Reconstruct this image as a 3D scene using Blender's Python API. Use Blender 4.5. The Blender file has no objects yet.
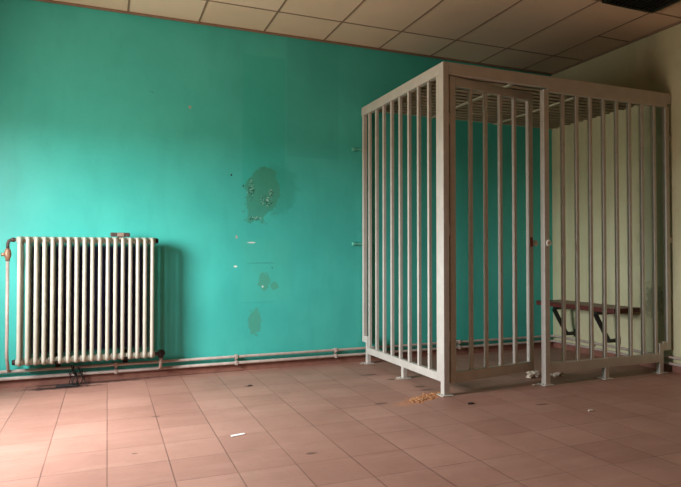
import bpy, bmesh, math, random
from mathutils import Vector, Matrix, noise as mnoise
random.seed(7)
sc = bpy.context.scene
COL = sc.collection
PI = math.pi

# ------------------------------------------------------------------ helpers
def srgb(r, g, b):
    def f(c):
        c /= 255.0
        return c / 12.92 if c <= 0.04045 else ((c + 0.055) / 1.055) ** 2.4
    return (f(r), f(g), f(b), 1.0)

class MB:
    """collects shapes in world coordinates and links them as ONE mesh"""
    def __init__(self):
        self.bm = bmesh.new()
    def box(self, x0, x1, y0, y1, z0, z1, bev=0.0, M=None, mi=0):
        t = bmesh.new()
        bmesh.ops.create_cube(t, size=1.0)
        for v in t.verts:
            v.co = Vector((x0 + (v.co.x + .5) * (x1 - x0), y0 + (v.co.y + .5) * (y1 - y0), z0 + (v.co.z + .5) * (z1 - z0)))
        if bev > 0:
            bmesh.ops.bevel(t, geom=list(t.edges), offset=bev, segments=2, affect='EDGES', profile=0.6)
        return self._merge(t, M, mi)
    def _merge(self, t, M=None, mi=0):
        if M is not None:
            bmesh.ops.transform(t, matrix=M, verts=t.verts)
        for f in t.faces:
            f.material_index = mi
        me = bpy.data.meshes.new('tmp')
        t.to_mesh(me); t.free()
        self.bm.from_mesh(me)
        bpy.data.meshes.remove(me)
        return self
    def tube(self, pts, r, n=14, closed=False, caps=True, M=None, mi=0):
        """round tube swept along a polyline; r may be a list"""
        t = bmesh.new()
        P = [Vector(p) for p in pts]
        m = len(P)
        R = r if isinstance(r, (list, tuple)) else [r] * m
        rings = []
        up = None
        for i in range(m):
            if closed:
                d = (P[(i + 1) % m] - P[i - 1]).normalized()
            else:
                d = (P[min(i + 1, m - 1)] - P[max(i - 1, 0)]).normalized()
            if up is None:
                a = Vector((1, 0, 0)) if abs(d.x) < .9 else Vector((0, 1, 0))
                up = (a - d * a.dot(d)).normalized()
            else:
                up = (up - d * up.dot(d)).normalized()
            s = d.cross(up)
            rings.append([t.verts.new(P[i] + (up * math.cos(2 * PI * k / n) + s * math.sin(2 * PI * k / n)) * R[i]) for k in range(n)])
        for i in range(m if closed else m - 1):
            a, b = rings[i], rings[(i + 1) % m]
            for k in range(n):
                f = t.faces.new((a[k], a[(k + 1) % n], b[(k + 1) % n], b[k]))
                f.smooth = True
        if caps and not closed:
            t.faces.new(list(reversed(rings[0]))); t.faces.new(rings[-1])
        bmesh.ops.recalc_face_normals(t, faces=t.faces)
        return self._merge(t, M, mi)
    def lump(self, c, s, seed=0, rough=.35, sub=2, flat=.0):
        """irregular broken chunk"""
        t = bmesh.new()
        bmesh.ops.create_icosphere(t, subdivisions=sub, radius=1.0)
        for v in t.verts:
            k = 1 + rough * mnoise.noise(v.co * 1.6 + Vector((seed * 3.7, seed, -seed)))
            v.co = Vector((v.co.x * s[0], v.co.y * s[1], v.co.z * s[2])) * k
            v.co += Vector(c)
            if v.co.z < .001: v.co.z = .001
        return self._merge(t)
    def build(self, name, mat, parent=None, smooth=False):
        off = world_loc(parent) if parent else Vector((0, 0, 0))
        for v in self.bm.verts:
            v.co -= off
        me = bpy.data.meshes.new(name)
        self.bm.to_mesh(me); self.bm.free()
        for m in (mat if isinstance(mat, (list, tuple)) else [mat]):
            me.materials.append(m)
        if smooth:
            for p in me.polygons: p.use_smooth = True
        o = bpy.data.objects.new(name, me)
        COL.objects.link(o)
        if parent: o.parent = parent
        return o

def world_loc(o):
    v = Vector((0, 0, 0))
    while o:
        v += o.location; o = o.parent
    return v

def tag(o, label, cat, group=None, kind=None):
    o['label'] = label; o['category'] = cat
    if group: o['group'] = group
    if kind: o['kind'] = kind
    return o

def thing(name, loc, label, cat, group=None):
    o = bpy.data.objects.new(name, None)
    o.empty_display_size = .1
    o.location = loc
    COL.objects.link(o)
    return tag(o, label, cat, group)

def struct(o):
    o['kind'] = 'structure'
    return o

# ------------------------------------------------------------------ node helper
class N:
    def __init__(self, name):
        self.m = bpy.data.materials.new(name)
        self.m.use_nodes = True
        self.t = self.m.node_tree
        self.p = next(n for n in self.t.nodes if n.type == 'BSDF_PRINCIPLED')
        self.co = self.t.nodes.new('ShaderNodeTexCoord').outputs['Object']
        self._xyz = None
    def _in(self, s, v):
        if hasattr(v, 'is_output'): self.t.links.new(v, s)
        else: s.default_value = v
    def math(self, op, a, b=0.0, c=None, clamp=False):
        n = self.t.nodes.new('ShaderNodeMath'); n.operation = op; n.use_clamp = clamp
        self._in(n.inputs[0], a); self._in(n.inputs[1], b)
        if c is not None: self._in(n.inputs[2], c)
        return n.outputs[0]
    def xyz(self):
        if not self._xyz:
            n = self.t.nodes.new('ShaderNodeSeparateXYZ'); self.t.links.new(self.co, n.inputs[0])
            self._xyz = n.outputs
        return self._xyz
    def noise(self, scale, detail=4, rough=.55, dist=0.0, vec=None, stretch=None):
        v = vec if vec is not None else self.co
        if stretch:
            mp = self.t.nodes.new('ShaderNodeMapping'); mp.inputs['Scale'].default_value = stretch
            self.t.links.new(v, mp.inputs[0]); v = mp.outputs[0]
        n = self.t.nodes.new('ShaderNodeTexNoise')
        n.inputs['Scale'].default_value = scale; n.inputs['Detail'].default_value = detail
        n.inputs['Roughness'].default_value = rough; n.inputs['Distortion'].default_value = dist
        self.t.links.new(v, n.inputs['Vector'])
        return n.outputs['Fac']
    def voro(self, scale, feature='DISTANCE_TO_EDGE'):
        n = self.t.nodes.new('ShaderNodeTexVoronoi'); n.feature = feature
        n.inputs['Scale'].default_value = scale
        self.t.links.new(self.co, n.inputs['Vector'])
        return n.outputs['Distance']
    def step(self, v, lo, hi):
        n = self.t.nodes.new('ShaderNodeMapRange'); n.interpolation_type = 'SMOOTHSTEP'
        self._in(n.inputs[0], v)
        n.inputs[1].default_value = lo; n.inputs[2].default_value = hi
        return n.outputs[0]
    def mix(self, f, a, b, mode='MIX'):
        n = self.t.nodes.new('ShaderNodeMix'); n.data_type = 'RGBA'; n.blend_type = mode
        self._in(n.inputs[0], f); self._in(n.inputs[6], a); self._in(n.inputs[7], b)
        return n.outputs[2]
    def white(self, a, b):
        c = self.t.nodes.new('ShaderNodeCombineXYZ'); self._in(c.inputs[0], a); self._in(c.inputs[1], b)
        n = self.t.nodes.new('ShaderNodeTexWhiteNoise'); n.noise_dimensions = '3D'
        self.t.links.new(c.outputs[0], n.inputs['Vector'])
        return n.outputs['Value']
    def ell(self, ax, cx, bx, cb, rx, rb, jag, soft=.15):
        """ragged ellipse mask: 1 inside"""
        u = self.math('DIVIDE', self.math('SUBTRACT', ax, cx), rx)
        v = self.math('DIVIDE', self.math('SUBTRACT', bx, cb), rb)
        d = self.math('SQRT', self.math('ADD', self.math('MULTIPLY', u, u), self.math('MULTIPLY', v, v)))
        d = self.math('ADD', d, jag)
        return self.math('SUBTRACT', 1.0, self.step(d, 1 - soft, 1 + soft))
    def rect(self, ax, x0, x1, bx, z0, z1, s=.012):
        a = self.math('MULTIPLY', self.step(ax, x0 - s, x0 + s), self.math('SUBTRACT', 1.0, self.step(ax, x1 - s, x1 + s)))
        b = self.math('MULTIPLY', self.step(bx, z0 - s, z0 + s), self.math('SUBTRACT', 1.0, self.step(bx, z1 - s, z1 + s)))
        return self.math('MULTIPLY', a, b)
    def bump(self, h, strength=.2, dist=.01):
        n = self.t.nodes.new('ShaderNodeBump')
        n.inputs['Strength'].default_value = strength; n.inputs['Distance'].default_value = dist
        self._in(n.inputs['Height'], h)
        self.t.links.new(n.outputs[0], self.p.inputs['Normal'])
    def out(self, col=None, rough=None, metal=None, spec=None):
        if col is not None: self._in(self.p.inputs['Base Color'], col)
        if rough is not None: self._in(self.p.inputs['Roughness'], rough)
        if metal is not None: self._in(self.p.inputs['Metallic'], metal)
        if spec is not None: self._in(self.p.inputs['Specular IOR Level'], spec)
        return self.m

def worn(name, c1, c2, rough=.5, metal=0.0, scale=14, chips=None, bump=.1):
    n = N(name)
    f = n.step(n.noise(scale, 6, .65), .35, .7)
    col = n.mix(f, srgb(*c1), srgb(*c2))
    if chips:
        ch = n.step(n.noise(scale * 4, 5, .7), .66, .70)
        col = n.mix(ch, col, srgb(*chips))
    n.bump(n.noise(scale * 6, 4), bump, .002)
    return n.out(col, rough, metal)

# ------------------------------------------------------------------ measurements
HC = 3.156                 # ceiling height
XL, YF = -6.2, -7.2       # left wall, wall behind the camera
WY0, WY1, WZ0, WZ1 = -2.2, -1.12, .85, 2.22      # window in the left wall
GX, R1 = -.4213, -.4953    # ceiling grid
TS, TX, TY = .298, -4.7667, -2.1781               # floor tiles

# ------------------------------------------------------------------ materials
def mat_green():
    n = N('green_wall_paint')
    x, y, z = n.xyz()
    jag = n.math('MULTIPLY', n.math('SUBTRACT', n.noise(9, 5, .6), .5), 1.5)
    jag2 = n.math('MULTIPLY', n.math('SUBTRACT', n.noise(26, 5, .65), .5), 2.0)
    base = n.mix(n.step(n.noise(1.3, 5, .6), .3, .7), srgb(64, 180, 166), srgb(74, 192, 176))
    base = n.mix(n.math('MULTIPLY', n.step(n.noise(5, 5, .6, stretch=(1, 1, .35)), .45, .75), .35), base, srgb(58, 164, 148))
    # repainted upright strips, a little bluer
    st = n.rect(x, -3.62, -3.21, z, 1.70, 2.93)
    base = n.mix(n.math('MULTIPLY', st, .45), base, srgb(42, 178, 160))
    st2 = n.rect(x, -3.19, -2.66, z, 2.0, 3.2)
    base = n.mix(n.math('MULTIPLY', st2, .3), base, srgb(54, 164, 150))
    st3 = n.rect(x, -3.63, -3.16, z, .62, 1.2, .03)
    base = n.mix(n.math('MULTIPLY', st3, .22), base, srgb(84, 186, 158))
    # large bare patch with flakes
    halo = n.ell(x, -3.30, z, 1.68, .20, .24, jag, .25)
    base = n.mix(n.math('MULTIPLY', halo, .4), base, srgb(44, 142, 118))
    pm = n.ell(n.math('ADD', x, n.math('MULTIPLY', z, -.12)), -3.63, z, 1.62, .165, .25, n.math('MULTIPLY', jag, 1.15), .07)
    bare = n.mix(n.noise(20, 5), srgb(54, 138, 110), srgb(76, 146, 118))
    base = n.mix(n.math('MULTIPLY', pm, .68), base, bare)
    # smaller scars under it
    s1 = n.ell(x, -3.41, z, .815, .055, .085, jag2, .12)
    s2 = n.ell(x, -3.31, z, .77, .04, .04, jag2, .15)
    s3 = n.ell(x, -3.50, z, .44, .06, .12, jag2, .12)
    sm = n.math('MAXIMUM', n.math('MAXIMUM', s1, s2), s3)
    base = n.mix(n.math('MULTIPLY', sm, .6), base, srgb(80, 148, 118))
    # chips of paint knocked off
    ch = n.step(n.noise(15, 6, .75), .735, .745)
    near = n.ell(x, -3.5, z, 1.3, .55, 1.2, jag, .4)
    chm = n.math('MULTIPLY', ch, near)
    base = n.mix(chm, base, srgb(205, 214, 196))
    dk = n.step(n.noise(11, 3, .5), .745, .76)
    base = n.mix(n.math('MULTIPLY', dk, .5), base, srgb(40, 74, 60))
    # hairline cracks
    cz = n.math('ABSOLUTE', n.math('SUBTRACT', n.math('ADD', z, n.math('MULTIPLY', jag, .02)), .985))
    c1 = n.math('MULTIPLY', n.math('SUBTRACT', 1.0, n.step(cz, .002, .007)), n.rect(x, -3.56, -3.32, z, .8, 1.2, .03))
    cz2 = n.math('ABSOLUTE', n.math('SUBTRACT', n.math('ADD', z, n.math('MULTIPLY', jag, .03)), .62))
    c2 = n.math('MULTIPLY', n.math('SUBTRACT', 1.0, n.step(cz2, .003, .008)), n.rect(x, -3.62, -3.30, z, .5, .8, .03))
    base = n.mix(n.math('MULTIPLY', n.math('MAXIMUM', c1, n.math('MULTIPLY', c2, .3)), .45), base, srgb(46, 110, 92))
    # curling flakes on the bare patch: pale edges and dark cracks
    fl = n.noise(42, 4, .6, 1.5)
    fm = None
    for (cx, cz, rx, rz) in [(-3.535, 1.66, .030, .085), (-3.385, 1.565, .062, .05), (-3.50, 1.40, .055, .02), (-3.35, 1.63, .03, .04)]:
        e = n.ell(x, cx, z, cz, rx, rz, jag2, .25)
        fm = e if fm is None else n.math('MAXIMUM', fm, e)
    base = n.mix(n.math('MULTIPLY', fm, n.step(fl, .57, .62)), base, srgb(176, 206, 186))
    base = n.mix(n.math('MULTIPLY', fm, n.math('SUBTRACT', 1.0, n.step(fl, .40, .46))), base, srgb(34, 74, 60))
    for (cx, cz, rx, rz, c) in [(-3.67, 1.225, .010, .016, (170, 170, 156)), (-3.53, 1.175, .036, .006, (222, 224, 212)), (-3.68, .955, .016, .008, (226, 232, 222)),
                                (-3.425, .765, .008, .010, (226, 232, 222)), (-3.72, 1.795, .008, .010, (30, 44, 40)), (-4.095, 2.386, .012, .014, (170, 160, 140)),
                                (-3.61, 1.70, .007, .010, (40, 90, 76))]:
        base = n.mix(n.ell(x, cx, z, cz, rx, rz, n.math('MULTIPLY', jag2, .4), .15), base, srgb(*c))
    # dark shade between the radiator columns, painted navy on the wall behind
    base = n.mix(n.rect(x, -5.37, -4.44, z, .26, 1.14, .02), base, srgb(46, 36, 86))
    # grime low down by the pipes
    h = n.math('SUBTRACT', n.noise(60, 3), n.math('MULTIPLY', pm, .8))
    n.bump(n.math('ADD', n.math('MULTIPLY', h, .5), n.noise(6, 4)), .22, .006)
    return n.out(base, n.math('ADD', .36, n.math('MULTIPLY', n.noise(4), .14)), spec=.5)

def mat_cream():
    n = N('cream_wall_paint')
    x, y, z = n.xyz()
    base = n.mix(n.step(n.noise(1.6, 5, .6), .3, .7), srgb(200, 190, 150), srgb(212, 204, 166))
    damp_shade = n.ell(y, -1.36, z, .9, .17, 1.9, n.math('MULTIPLY', n.math('SUBTRACT', n.noise(5, 5), .5), 1.2), .35)  # damp stain and the cage frame's shadow, painted together as one tone
    base = n.mix(n.math('MULTIPLY', damp_shade, .42), base, srgb(122, 128, 100))
    scuff = n.ell(y, -1.33, z, .62, .10, .15, n.math('MULTIPLY', n.math('SUBTRACT', n.noise(18, 5), .5), 2.2), .3)
    base = n.mix(n.math('MULTIPLY', scuff, .6), base, srgb(96, 88, 70))
    base = n.mix(n.math('MULTIPLY', n.step(n.noise(3, 6, .7, stretch=(1, 1, .25)), .5, .75), .3), base, srgb(164, 152, 108))
    n.bump(n.noise(40, 4), .15, .004)
    return n.out(base, .5, spec=.35)

def mat_floor():
    n = N('red_quarry_tiles')
    x, y, z = n.xyz()
    u = n.math('DIVIDE', n.math('SUBTRACT', x, TX), TS)
    v = n.math('DIVIDE', n.math('SUBTRACT', y, TY), TS)
    def line(c, w):
        f = n.math('FRACT', c)
        d = n.math('MINIMUM', f, n.math('SUBTRACT', 1.0, f))
        return n.math('SUBTRACT', 1.0, n.step(d, w * .5, w))
    gx = line(u, .013); gy = line(v, .013)
    wear = n.step(n.noise(1.7, 4, .6), .32, .62)
    grout = n.math('MAXIMUM', n.math('MULTIPLY', gx, n.math('ADD', .55, n.math('MULTIPLY', wear, .45))),
                   n.math('MULTIPLY', gy, n.math('ADD', .3, n.math('MULTIPLY', wear, .5))))
    rnd = n.white(n.math('FLOOR', u), n.math('FLOOR', v))
    tile = n.mix(rnd, srgb(158, 113, 97), srgb(172, 127, 110))
    tile = n.mix(n.math('MULTIPLY', n.step(n.noise(2.2, 6, .65), .35, .75), .5), tile, srgb(138, 97, 82))
    tile = n.mix(n.math('MULTIPLY', n.step(n.noise(5, 6, .7, stretch=(.35, 1.6, 1)), .45, .8), .4), tile, srgb(184, 144, 126))
    tile = n.mix(n.math('MULTIPLY', n.step(n.noise(40, 4, .7), .58, .7), .35), tile, srgb(122, 84, 70))
    tile = n.mix(n.math('MULTIPLY', grout, .66), tile, srgb(78, 46, 38))
    # old rust and dirt marks
    j = n.math('MULTIPLY', n.math('SUBTRACT', n.noise(14, 5, .65), .5), 1.8)
    m = None
    for (cx, cy, rx, ry) in [(-2.52, -.86, .04, .03), (-2.43, -1.19, .05, .025), (-2.43, -1.31, .06, .02), (-2.62, -.62, .07, .03),
                             (-3.72, -.66, .02, .02), (-2.95, -1.55, .05, .02), (-1.9, -2.0, .05, .02),
                             (-3.75, -2.35, .03, .015), (-4.63, -2.0, .015, .01), (-4.47, -1.3, .03, .01)]:
        e = n.ell(x, cx, y, cy, rx, ry, j, .3)
        m = e if m is None else n.math('MAXIMUM', m, e)
    tile = n.mix(n.math('MULTIPLY', m, .6), tile, srgb(58, 34, 27))
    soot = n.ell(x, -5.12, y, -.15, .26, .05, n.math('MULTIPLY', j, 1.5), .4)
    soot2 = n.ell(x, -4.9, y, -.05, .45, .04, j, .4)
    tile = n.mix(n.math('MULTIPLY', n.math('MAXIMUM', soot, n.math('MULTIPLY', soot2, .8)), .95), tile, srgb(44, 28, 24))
    joint_shade = n.rect(x, -5.3, -3.6, y, -.024, -.010, .004)  # dark skirting joint plus its contact shadow, painted into the tile colour
    tile = n.mix(n.math('MULTIPLY', joint_shade, .85), tile, srgb(46, 28, 24))
    rust = n.ell(n.math('SUBTRACT', x, n.math('MULTIPLY', y, .0)), -2.58, n.math('SUBTRACT', y, n.math('MULTIPLY', n.math('ADD', x, 2.58), .4)), -1.53, .25, .075, j, .4)
    tile = n.mix(n.math('MULTIPLY', rust, .75), tile, srgb(196, 128, 84))
    n.bump(n.math('SUBTRACT', n.math('MULTIPLY', n.noise(25, 5), .3), grout), .3, .004)
    return n.out(tile, n.math('ADD', .44, n.math('MULTIPLY', n.noise(6, 5), .22)), spec=.35)

def mat_panel():
    n = N('ceiling_panel')
    x, y, z = n.xyz()
    rnd = n.white(n.math('FLOOR', n.math('DIVIDE', n.math('SUBTRACT', x, GX), .6)), n.math('FLOOR', n.math('DIVIDE', n.math('SUBTRACT', y, R1), 1.2)))
    base = n.mix(rnd, srgb(230, 200, 172), srgb(236, 208, 182))
    base = n.mix(n.math('MULTIPLY', n.step(n.noise(2.5, 5), .5, .8), .35), base, srgb(216, 184, 156))
    n.bump(n.noise(90, 3), .2, .003)
    return n.out(base, .85, spec=.2)

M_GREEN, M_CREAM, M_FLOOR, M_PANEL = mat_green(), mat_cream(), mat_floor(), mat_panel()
M_TBAR = worn('ceiling_grid_paint', (150, 120, 98), (138, 110, 90), .6)
M_PLAIN = worn('plain_wall_paint', (52, 48, 43), (46, 42, 38), .7, scale=2)
M_CAGE = worn('beige_cage_paint', (192, 182, 171), (202, 192, 181), .42, scale=9, chips=(150, 128, 112), bump=.05)
M_GAP = worn('dark_grime', (38, 30, 26), (28, 22, 20), .8)
M_ROOF = worn('galvanised_roof_sheet', (226, 214, 190), (206, 194, 170), .33, .0, scale=5)
M_RAD = worn('radiator_enamel', (186, 180, 162), (176, 171, 154), .24, scale=8, bump=.06)
M_RADB = worn('dusty_radiator_core', (120, 112, 118), (92, 86, 96), .6, scale=12)
M_PIPE = worn('pipe_paint', (190, 170, 158), (170, 150, 138), .42, scale=16, chips=(140, 96, 76))
M_BRASS = worn('aged_brass', (176, 132, 104), (140, 100, 78), .45, .4, scale=40)
M_IRON = worn('dark_iron', (60, 48, 44), (42, 34, 32), .5, .5, scale=30)
M_BRKT = worn('rusty_bracket', (92, 74, 64), (70, 56, 50), .55, .3, scale=50)
M_SKIRT = worn('red_skirting_tile', (150, 102, 86), (132, 86, 72), .45, scale=10)
M_WOOD = None
M_BLACK = worn('black_bracket_paint', (34, 30, 28), (26, 23, 22), .5, scale=20)
M_PLASTER = worn('crumbled_plaster', (206, 190, 172), (170, 146, 126), .85, scale=30)
M_PAPER = worn('white_paper', (240, 236, 228), (230, 226, 218), .7, scale=20)
M_ORANGE = worn('orange_crumbs', (196, 142, 98), (170, 114, 74), .85, scale=40)
M_LOUVRE = worn('dark_louvre', (40, 42, 36), (30, 31, 27), .35, .3, scale=30)
M_RED = worn('red_paint', (150, 48, 44), (120, 38, 36), .5, scale=40)
M_STEEL = worn('pale_lock_metal', (238, 230, 218), (220, 208, 196), .4, .0, scale=40)

def mat_wood():
    n = N('red_brown_bench_wood')
    g = n.noise(6, 6, .6, 1.2, stretch=(9, .7, 9))
    col = n.mix(n.step(g, .3, .7), srgb(110, 48, 38), srgb(76, 32, 26))
    n.bump(g, .15, .003)
    return n.out(col, .42)
M_WOOD = mat_wood()

# ------------------------------------------------------------------ room shell
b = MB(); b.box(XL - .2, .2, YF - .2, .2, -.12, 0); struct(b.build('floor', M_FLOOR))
b = MB(); b.box(XL - .2, .2, 0, .2, -.12, HC + .2); struct(b.build('wall_back', M_GREEN))
b = MB(); b.box(0, .2, YF - .2, 0, -.12, HC + .2); struct(b.build('wall_right', M_CREAM))
b = MB(); b.box(XL - .2, .2, YF - .2, YF, -.12, HC + .2); struct(b.build('wall_front', M_PLAIN))
b = MB()
b.box(XL - .2, XL, YF, WY0, -.12, HC + .2); b.box(XL - .2, XL, WY1, 0, -.12, HC + .2)
b.box(XL - .2, XL, WY0, WY1, -.12, WZ0); b.box(XL - .2, XL, WY0, WY1, WZ1, HC + .2)
struct(b.build('wall_left', M_PLAIN))
# suspended ceiling: recessed panels on a grid of T bars, one surface
b = MB()
b.box(XL - .2, .2, YF - .2, .2, HC + .006, HC + .2, mi=0)
k = 0
while GX - .6 * k > XL:
    x = GX - .6 * k; b.box(x - .0075, x + .0075, YF, 0, HC + .002, HC + .02, mi=1); k += 1
k = 0
while R1 - 1.2 * k > YF:
    y = R1 - 1.2 * k; b.box(XL, 0, y - .0075, y + .0075, HC + .0025, HC + .02, mi=1); k += 1
b.box(GX, 0, R1 - .6 - .0075, R1 - .6 + .0075, HC + .0025, HC + .02, mi=1)
struct(b.build('ceiling', [M_PANEL, M_TBAR]))
b = MB(); b.box(XL, 0, -.022, 0, HC - .012, HC + .004); struct(b.build('trim_1', M_TBAR))
b = MB(); b.box(-.022, 0, YF, -.022, HC - .012, HC + .004); struct(b.build('trim_2', M_TBAR))
# tiled skirting
b = MB(); b.box(XL, 0, -.014, 0, 0, .062, .003); struct(b.build('baseboard_back', M_SKIRT))
b = MB(); b.box(-.014, 0, YF, -.014, 0, .062, .003); struct(b.build('baseboard_right', M_SKIRT))
# window that lights the room
b = MB()
fw = .05
b.box(XL - .14, XL - .08, WY0, WY0 + fw, WZ0, WZ1); b.box(XL - .14, XL - .08, WY1 - fw, WY1, WZ0, WZ1)
b.box(XL - .14, XL - .08, WY0 + fw, WY1 - fw, WZ0, WZ0 + fw); b.box(XL - .14, XL - .08, WY0 + fw, WY1 - fw, WZ1 - fw, WZ1)
win = struct(b.build('window_1', M_PLAIN))
gm = bpy.data.materials.new('window_glass'); gm.use_nodes = True
nt = gm.node_tree; nt.nodes.clear()
o_ = nt.nodes.new('ShaderNodeOutputMaterial'); mx = nt.nodes.new('ShaderNodeMixShader')
tr = nt.nodes.new('ShaderNodeBsdfTransparent'); gl = nt.nodes.new('ShaderNodeBsdfGlossy'); gl.inputs['Roughness'].default_value = .02
mx.inputs[0].default_value = .06
nt.links.new(tr.outputs[0], mx.inputs[1]); nt.links.new(gl.outputs[0], mx.inputs[2]); nt.links.new(mx.outputs[0], o_.inputs[0])
b = MB(); b.box(XL - .113, XL - .107, WY0 + fw, WY1 - fw, WZ0 + fw, WZ1 - fw); b.build('pane', gm, win)

# ------------------------------------------------------------------ ceiling light (dark louvre)
t = thing('ceiling_light', (GX - .3, R1 - 1.8, HC), 'dark louvred light fitting set in the tiled ceiling at the top right corner', 'ceiling light')
x0, x1, y0, y1 = GX - .6 + .014, GX - .014, R1 - 2.4 + .014, R1 - 1.2 - .014
b = MB()
b.box(x0, x1, y0, y0 + .03, HC - .02, HC + .004, .003); b.box(x0, x1, y1 - .03, y1, HC - .02, HC + .004, .003)
b.box(x0, x0 + .03, y0 + .03, y1 - .03, HC - .02, HC + .004, .003); b.box(x1 - .03, x1, y0 + .03, y1 - .03, HC - .02, HC + .004, .003)
b.build('frame', M_LOUVRE, t)
b = MB(); b.box(x0 + .03, x1 - .03, y0 + .03, y1 - .03, HC, HC + .005); b.build('backing', M_GAP, t)
b = MB()
nf = 11
for i in range(nf):
    x = x0 + .05 + (x1 - x0 - .1) * i / (nf - 1)
    b.box(x - .004, x + .004, y0 + .03, y1 - .03, HC - .018, HC + .002)
b.build('louvre', M_LOUVRE, t)

# ------------------------------------------------------------------ cage
KX, KY, KH = -2.42, -1.54, 2.532
cage = thing('holding_cage', (KX, KY, 0), 'beige barred metal cage with its door ajar, standing in the room corner', 'cage')
P5 = .05
def part(name, *a, mat=None, parent=None, bev=.004):
    b = MB(); b.box(*a, bev); return b.build(name, mat or M_CAGE, parent or cage)
# posts
part('corner_post', KX, KX + P5, KY, KY + P5, .006, KH)
part('door_post', -1.462, -1.412, KY, KY + P5, .006, KH - .11)
# left side panel (runs to the green wall)
part('top_rail', KX, KX + .045, KY + P5, -.012, 2.445, KH)
part('top_rail', KX + P5, -.004, KY, KY + .045, 2.438, KH)
part('lintel_strip', -1.412, -.05, KY + .003, KY + .04, 2.405, 2.44)
part('bottom_rail', KX + .003, KX + .043, -1.43, -.145, .098, .160)
part('bottom_rail', -1.412, -.175, KY + .003, KY + .043, .098, .178)
part('stile', KX + .003, KX + .043, KY + P5, -1.43, .098, 2.445)
part('stile', KX + .003, KX + .043, -.062, -.022, .205, 2.445)
part('stile', -.075, -.030, KY + .003, KY + .043, .21, 2.405)
for x0, x1, y0, y1 in [(KX + .003, KX + .043, -.145, -.105), (KX + .003, KX + .043, -.885, -.845), (-.82, -.775, KY + .003, KY + .043), (-.175, -.125, KY + .003, KY + .043)]:
    top = .098
    if y0 > -.2 or x0 > -.3: top = .265
    part('leg', x0, x1, y0, y1, .006, top)
part('stile_bracket', KX + .005, KX + .041, -.105, -.022, .2, .262)
part('stile_bracket', -.125, -.03, KY + .005, KY + .041, .2, .28)
for cx, cy in [(KX + .025, KY + .025), (-1.437, KY + .025), (KX + .02, -.125), (KX + .02, -.865), (-.797, KY + .023), (-.15, KY + .023)]:
    b = MB(); b.box(cx - .05, cx + .05, cy - .045, cy + .045, 0, .007, .002)
    for sx in (-.037, .037):
        b.tube([(cx + sx, cy, .006), (cx + sx, cy, .013)], .007, 6)
    b.build('foot_plate', M_CAGE, cage)
BW = .0135
for y in (-.168, -.325, -.484, -.644, -.804, -.966, -1.130, -1.296):
    part('bar', KX + .010, KX + .010 + 2 * BW, y - BW, y + BW, .160, 2.445, bev=.002)
for i in range(8):
    x = -1.250 + .1495 * i
    part('bar', x - BW, x + BW, KY + .010, KY + .010 + 2 * BW, .178, 2.405, bev=.002)
# wall lugs that hold the rear stile
M_LUG = worn('pale_green_lug_paint', (110, 194, 172), (92, 180, 158), .5, scale=30)
for z in (1.17, 2.11):
    b = MB(); b.box(KX - .085, KX + .003, -.030, -.018, z - .007, z + .007, .002)
    b.box(KX - .10, KX - .072, -.022, -.002, z - .018, z + .018, .004); lg = b.build('wall_lug', M_LUG, cage); lg['label'] = 'pale green wall lug'
part('wall_lug', -.03, -.002, KY + .005, KY + .04, 1.17, 1.22); part('wall_lug', -.03, -.002, KY + .005, KY + .04, 2.1, 2.15)
# roof: profiled sheet with ribs along the front, carried by two cross beams
t_ = bmesh.new()
prof = []
y = KY + .05
while y < -.02:
    prof += [(y, 2.508), (y + .03, 2.508), (y + .042, 2.526), (y + .078, 2.526), (y + .09, 2.508)]
    y += .092
rows = [[t_.verts.new((xx, min(py, -.004), pz)) for (py, pz) in prof] for xx in (KX + .05, -.004)]
for i in range(len(prof) - 1):
    if (rows[0][i].co - rows[0][i + 1].co).length > 1e-5:
        t_.faces.new((rows[0][i], rows[1][i], rows[1][i + 1], rows[0][i + 1]))
ex = bmesh.ops.solidify(t_, geom=t_.faces, thickness=.002)
b = MB(); b._merge(t_); b.build('roof_sheet', M_ROOF, cage)
for x in (-1.61, -.80):
    part('roof_beam', x - .02, x + .02, KY + .045, -.004, 2.499, 2.507, mat=M_ROOF, bev=.001)

# door, hinged on the corner post and ajar inwards
AN = math.radians(9.9)
HX, HY = -2.362, -1.515
D = Matrix.Translation((HX, HY, 0)) @ Matrix.Rotation(AN, 4, 'Z')
DW = .938
def dbox(b, u0, u1, v0, v1, z0, z1, bev=.004):
    return b.box(u0, u1, v0, v1, z0, z1, bev, M=D)
b = MB()
dbox(b, .006, .062, -.018, .018, .088, 2.432)
dbox(b, DW - .05, DW, -.018, .018, .088, 2.432)
dbox(b, .062, DW - .05, -.018, .018, .088, .168)
dbox(b, .062, DW - .05, -.018, .018, 2.362, 2.432)
door = b.build('door', M_CAGE, cage)
for u in (.232, .396, .562, .728):
    b = MB(); dbox(b, u - BW, u + BW, -BW, BW, .168, 2.362, .002); b.build('bar', M_CAGE, door)
for z in (.45, 1.25, 2.1):
    b = MB(); b.tube([(-.004, -.012, z - .045), (-.004, -.012, z + .045)], .008, 10, M=D); b.build('hinge', M_CAGE, door)
# lock: ring staple on the door edge and a second one on the post
def eye(M):
    b = MB()
    b.tube([(.017 * math.cos(a), 0, .017 * math.sin(a)) for a in [2 * PI * k / 16 for k in range(16)]], .009, 8, closed=True, M=M)
    return b
e = eye(D @ Matrix.Translation((DW + .03, -.016, 1.160)))
e.box(DW - .004, DW + .02, -.021, -.011, 1.154, 1.166, .002, M=D)
e.build('lock_eye', M_STEEL, door)
b = MB(); dbox(b, DW - .04, DW - .01, -.023, -.017, 1.13, 1.21, .002); lp = b.build('lock_plate', M_RED, door); lp['label'] = 'red lock plate'
e = eye(Matrix.Translation((-1.432, KY - .012, 1.160))); e.box(-1.442, -1.422, KY - .006, KY + .002, 1.135, 1.185, .002)
e.build('lock_eye', M_STEEL, cage)

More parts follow.
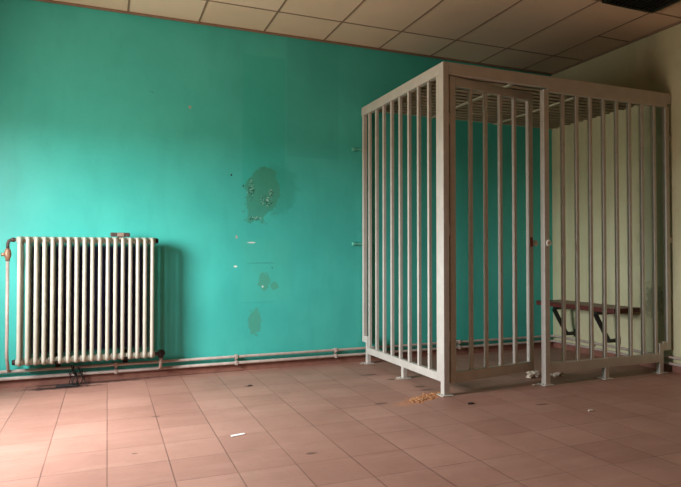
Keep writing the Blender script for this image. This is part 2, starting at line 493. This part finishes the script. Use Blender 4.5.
# ------------------------------------------------------------------ bench
bench = thing('wall_bench', (-.16, -.65, .5), 'red-brown wooden bench on black wall brackets inside the barred cage', 'bench')
b = MB()
b.box(-.345, -.178, -1.19, -.12, .505, .553, .006); b.box(-.170, -.004, -1.19, -.12, .505, .553, .006)
b.build('seat', M_WOOD, bench)
for y in (-.36, -.93):
    b = MB()
    b.box(-.31, -.003, y - .02, y + .02, .472, .505, .004)
    b.box(-.02, -.002, y - .022, y + .022, .165, .245, .003)
    d = Vector((.17, 0, -.27)); L = d.length
    M_ = Matrix.Translation((-.312, y, .480)) @ Matrix.Rotation(math.atan2(.27, .17), 4, 'Y')
    b.box(0, L, -.018, .018, -.016, .016, .003, M=M_)
    b.box(-.160, -.002, y - .022, y + .022, .188, .222, .004)
    b.build('bracket', M_BLACK, bench)

# ------------------------------------------------------------------ heating pipes
def corner_path(y, z, x0, rc=.06):
    pts = [(x0, y, z), (-3.0, y, z), (y - rc, y, z)]
    for k in range(1, 7):
        a = PI / 2 * k / 6
        pts.append((y - rc + rc * math.sin(a), y - rc + rc * math.cos(a), z))
    pts += [(y, -3.0, z), (y, YF + .02, z)]
    return pts
PU, PL, PO = .137, .080, .047
up = thing('heating_pipe', (-3, -PO, PU), 'upper of the two painted pipes running low along the walls', 'pipe', 'pipes low on the walls')
b = MB(); b.tube(corner_path(-PO, PU, XL + .01), .0125); b.build('pipe_run', M_PIPE, up)
lo = thing('heating_pipe', (-3, -PO, PL), 'lower of the two painted pipes, just above the red skirting', 'pipe', 'pipes low on the walls')
b = MB(); b.tube(corner_path(-PO, PL, XL + .01), .0135); b.build('pipe_run', M_PIPE, lo)
for x in (-5.75, -4.70, -3.68, -2.71, -1.3):
    b = MB(); b.box(x - .012, x + .012, -.066, -.03, PU - .018, PU + .02, .003)
    b.box(x - .010, x + .010, -.034, -.002, PL + .02, PU + .012, .003); b.build('pipe_clip', M_PIPE, up)
    b = MB(); b.box(x - .012, x + .012, -.066, -.028, PL - .018, PL + .018, .003); b.build('pipe_clip', M_PIPE, lo)
for y in (-.62, -2.2):
    b = MB(); b.box(-.066, -.03, y - .012, y + .012, PU - .018, PU + .02, .003)
    b.box(-.034, -.002, y - .010, y + .010, PL + .02, PU + .012, .003); b.build('pipe_clip', M_PIPE, up)
RX = -5.494                      # riser
b = MB(); b.tube([(RX, -PO, PU), (RX, -PO - .02, PU + .012), (RX, -.13, PU + .10), (RX, -.15, PU + .16), (RX, -.15, 1.01)], .0125)
b.build('riser', M_PIPE, up)
RR = -4.345                      # return tail
b = MB(); b.tube([(RR, -PO, PL), (RR, -PO - .03, PL + .01), (RR, -.135, .13), (RR, -.15, .165), (RR, -.15, .189)], .0135)
b.build('return_tail', M_PIPE, lo)

# ------------------------------------------------------------------ radiator
NS, PITCH, SX0 = 18, .0575, -5.402
RY0, RY1, RZ0, RZ1 = -.255, -.075, .199, 1.207
rad = thing('radiator', (-4.9, -.165, RZ0), 'cream cast iron column radiator against the green wall', 'radiator')
tr_ = .0148
def section(x):
    b = MB()
    r = .034
    y0, y1, z0, z1 = RY0 + tr_, RY1 - tr_, RZ0 + tr_, RZ1 - tr_
    loop = []
    for (cy, cz, a0) in [(y1 - r, z1 - r, 0), (y0 + r, z1 - r, 90), (y0 + r, z0 + r, 180), (y1 - r, z0 + r, 270)]:
        for k in range(6):
            a = math.radians(a0 + 90 * k / 5)
            loop.append((x, cy + r * math.cos(a), cz + r * math.sin(a)))
    b.tube(loop, tr_, 12, closed=True)
    for k in (1, 2):
        y = y0 + (y1 - y0) * k / 3
        b.tube([(x, y, z0), (x, y, z1)], tr_ * .85, 12)
    for z in (z0 + .012, z1 - .012):                      # hubs
        b.tube([(x - PITCH / 2, -.165, z), (x + PITCH / 2, -.165, z)], .026, 14)
    return b.build('section', M_RAD, rad)
for i in range(NS):
    section(SX0 + PITCH * i)
SXE = SX0 + PITCH * (NS - 1)
zt, zb = RZ1 - tr_ - .012, RZ0 + tr_ + .012
b = MB(); b.tube([(SX0 - PITCH / 2, -.165, zb), (SX0 - .052, -.165, zb)], [.024, .018], 8); b.build('end_plug', M_IRON, rad)
b = MB(); b.tube([(SXE + PITCH / 2, -.165, zt), (SXE + .052, -.165, zt)], [.024, .018], 8); b.build('end_plug', M_IRON, rad)
b = MB()
b.tube([(SX0 - .02, -.165, zt), (SX0 - .065, -.16, zt), (RX + .03, -.152, zt), (RX + .008, -.15, zt - .008), (RX, -.15, zt - .03), (RX, -.15, 1.10)], .0125)
b.tube([(SX0 - .046, -.162, zt), (SX0 - .062, -.16, zt)], .020, 6)
b.build('inlet_elbow', M_BRKT, rad)
b = MB(); b.tube([(RX, -.15, 1.012), (RX, -.15, 1.03), (RX, -.15, 1.032), (RX, -.15, 1.05), (RX, -.15, 1.075), (RX, -.15, 1.10), (RX, -.15, 1.112)],
                 [.016, .016, .018, .024, .026, .020, .015], 14)
b.tube([(RX - .005, -.15, 1.065), (RX - .04, -.165, 1.065)], [.012, .015], 10)
b.build('supply_valve', M_BRASS, rad)
b = MB()
b.tube([(SXE + .02, -.165, zb), (SXE + .05, -.16, zb), (RR, -.15, zb), (RR, -.15, zb - .03)], .016)
b.tube([(RR, -.15, zb - .035), (RR, -.15, zb + .03)], .024, 8)
b.tube([(RR, -.15, zb), (RR + .035, -.15, zb + .002)], .017, 8)
b.build('return_valve', M_IRON, rad)
# wall stay over the top
b = MB()
b.box(-4.752, -4.598, -.17, -.145, 1.212, 1.246, .008)
b.box(-4.685, -4.665, -.17, -.004, 1.196, 1.214, .003)
b.box(-4.695, -4.655, -.012, -.002, 1.17, 1.24, .003)
st = b.build('wall_stay', M_BRKT, rad)
b = MB(); b.box(-4.698, -4.645, -.176, -.168, 1.214, 1.244, .003); b.build('clamp_plate', worn('tan_clamp_paint', (150, 126, 110), (130, 106, 92), .5), st)
# wall brackets under it
for i in (4, 13):
    x = SX0 + PITCH * (i + .5)
    b = MB(); b.box(x - .012, x + .012, -.20, -.002, RZ0 - .002, RZ0 + .022, .004); b.box(x - .02, x + .02, -.012, -.002, RZ0 - .06, RZ0 + .06, .003)
    b.build('wall_bracket', M_IRON, rad)

# ------------------------------------------------------------------ litter
# dark wire tangle under the radiator
b = MB()
rr = random.Random(3)
for k in range(7):
    p = Vector((-5.0 + rr.uniform(-.05, .05), -.085 + rr.uniform(-.015, .015), .13 + rr.uniform(-.04, .04)))
    pts = [p.copy()]
    for s in range(7):
        p = p + Vector((rr.uniform(-.022, .022), rr.uniform(-.016, .012), -abs(rr.uniform(.0, .04))))
        p.z = max(p.z, .006); p.y = min(p.y, -.07)
        pts.append(p.copy())
    b.tube(pts, .004, 6)
for k in range(6):
    b.tube([(-5.05 + rr.uniform(-.10, .08), -.11 + rr.uniform(-.04, .03), .005), (-5.06 + rr.uniform(-.12, .10), -.11 + rr.uniform(-.06, .03), .007)], .005, 6)
tag(b.build('wire_tangle', M_GAP), 'tangle of dark wire scraps lying on the floor below the radiator', 'wire scrap')
# white paper
b = MB()
b.box(-.043, .043, -.012, .012, .001, .003, 0, M=Matrix.Translation((-4.05, -1.89, 0)) @ Matrix.Rotation(.22, 4, 'Z'))
tag(b.build('paper_scrap', M_PAPER), 'narrow white paper scrap lying alone on the red floor tiles', 'paper')
# orange crumbs round the corner post
b = MB()
for k in range(210):
    a = rr.random()
    cx = -2.74 + .36 * a + rr.gauss(0, .022); cy = -1.60 + .15 * a + rr.gauss(0, .032)
    s = rr.uniform(.003, .010)
    if cx > -2.465 and cy < -1.455: continue
    b.lump((cx, cy, s * .4), (s * 1.4, s, s * .7), k, .5, 1)
tag(b.build('crumb_spill', M_ORANGE), 'orange crumbs spilled beside the foot of the cage corner post', 'crumbs', kind='stuff')
# plaster chunks behind the door post
for (cx, cy, s, seed, lab) in [(-1.335, -1.24, (.062, .045, .038), 1, 'lump of crumbled plaster on the floor left of the cage door post'),
                               (-1.115, -1.27, (.05, .04, .036), 5, 'lump of crumbled plaster on the floor right of the cage door post')]:
    b = MB(); b.lump((cx, cy, s[2] * .6), s, seed, .7, 3)
    b.lump((cx + .05, cy - .02, .012), (.03, .025, .018), seed + 9, .7, 2)
    tag(b.build('plaster_lump', M_PLASTER), lab, 'rubble', 'plaster lumps by the door post')
for (px, cx, cy, s, lab, m) in [(0, -1.53, -1.50, .018, 'pale plaster flake on the floor left of the door post foot', M_PLASTER),
                                (0, -1.708, -2.261, .015, 'small pale chip on the dark floor in front of the cage', M_PLASTER),
                                (0, -2.36, -1.80, .017, 'small dark pebble on the floor in front of the corner post', M_GAP),
                                (0, -3.694, -.66, .013, 'small dark crumb on the red floor between radiator and cage', M_GAP),
                                (0, -2.47, -.90, .017, 'pale plaster flake beside the middle leg of the cage side', M_PLASTER),
                                (0, -2.47, -.14, .015, 'pale plaster flake beside the rear cage leg near the green wall', M_PLASTER)]:
    b = MB(); b.lump((cx, cy, s * .25), (s * 1.6, s, s * .4), int(cx * 100) % 17, .6, 2)
    tag(b.build('floor_chip', m), lab, 'chip', 'chips on the floor')

# ------------------------------------------------------------------ daylight
w = bpy.data.worlds.new('sky'); sc.world = w; w.use_nodes = True
nt = w.node_tree
bg = next(n for n in nt.nodes if n.type == 'BACKGROUND')
tc = nt.nodes.new('ShaderNodeTexCoord'); sx = nt.nodes.new('ShaderNodeSeparateXYZ'); rp = nt.nodes.new('ShaderNodeValToRGB')
nt.links.new(tc.outputs['Generated'], sx.inputs[0]); nt.links.new(sx.outputs[2], rp.inputs[0])
# generated Z runs -1..1; the ramp clamps below the horizon
rp.color_ramp.elements[0].position = 0.0; rp.color_ramp.elements[0].color = (.23, .21, .18, 1)
rp.color_ramp.elements[1].position = .03; rp.color_ramp.elements[1].color = (.63, .67, .70, 1)
el = rp.color_ramp.elements.new(.75); el.color = (.89, .96, 1.02, 1)
nt.links.new(rp.outputs[0], bg.inputs[0])
bg.inputs[1].default_value = 10.0
pl = bpy.data.lights.new('window_portal', 'AREA'); pl.shape = 'RECTANGLE'
pl.size = WY1 - WY0; pl.size_y = WZ1 - WZ0
pl.cycles.is_portal = True
po = bpy.data.objects.new('window_portal', pl); COL.objects.link(po)
po.location = (XL - .16, (WY0 + WY1) / 2, (WZ0 + WZ1) / 2); po.rotation_euler = (PI / 2, 0, -PI / 2)

# ------------------------------------------------------------------ camera
cam = bpy.data.cameras.new('camera'); co = bpy.data.objects.new('camera', cam); COL.objects.link(co)
cam.sensor_fit = 'HORIZONTAL'; cam.sensor_width = 36.0; cam.lens = 581.08 * 36.0 / 681.0
cam.clip_start = .05
co.location = (-4.7738, -5.3174, 1.0682)
co.rotation_euler = (PI / 2 + .0182, 0, -.3816)
sc.camera = co
sc.view_settings.view_transform = 'Standard'; sc.view_settings.look = 'None'
sc.view_settings.gamma = 1.0; sc.view_settings.use_curve_mapping = False
sc.view_settings.exposure = 3.22
sc.cycles.use_denoising = True
sc.cycles.max_bounces = 10; sc.cycles.diffuse_bounces = 6
sc.cycles.caustics_reflective = False; sc.cycles.caustics_refractive = False
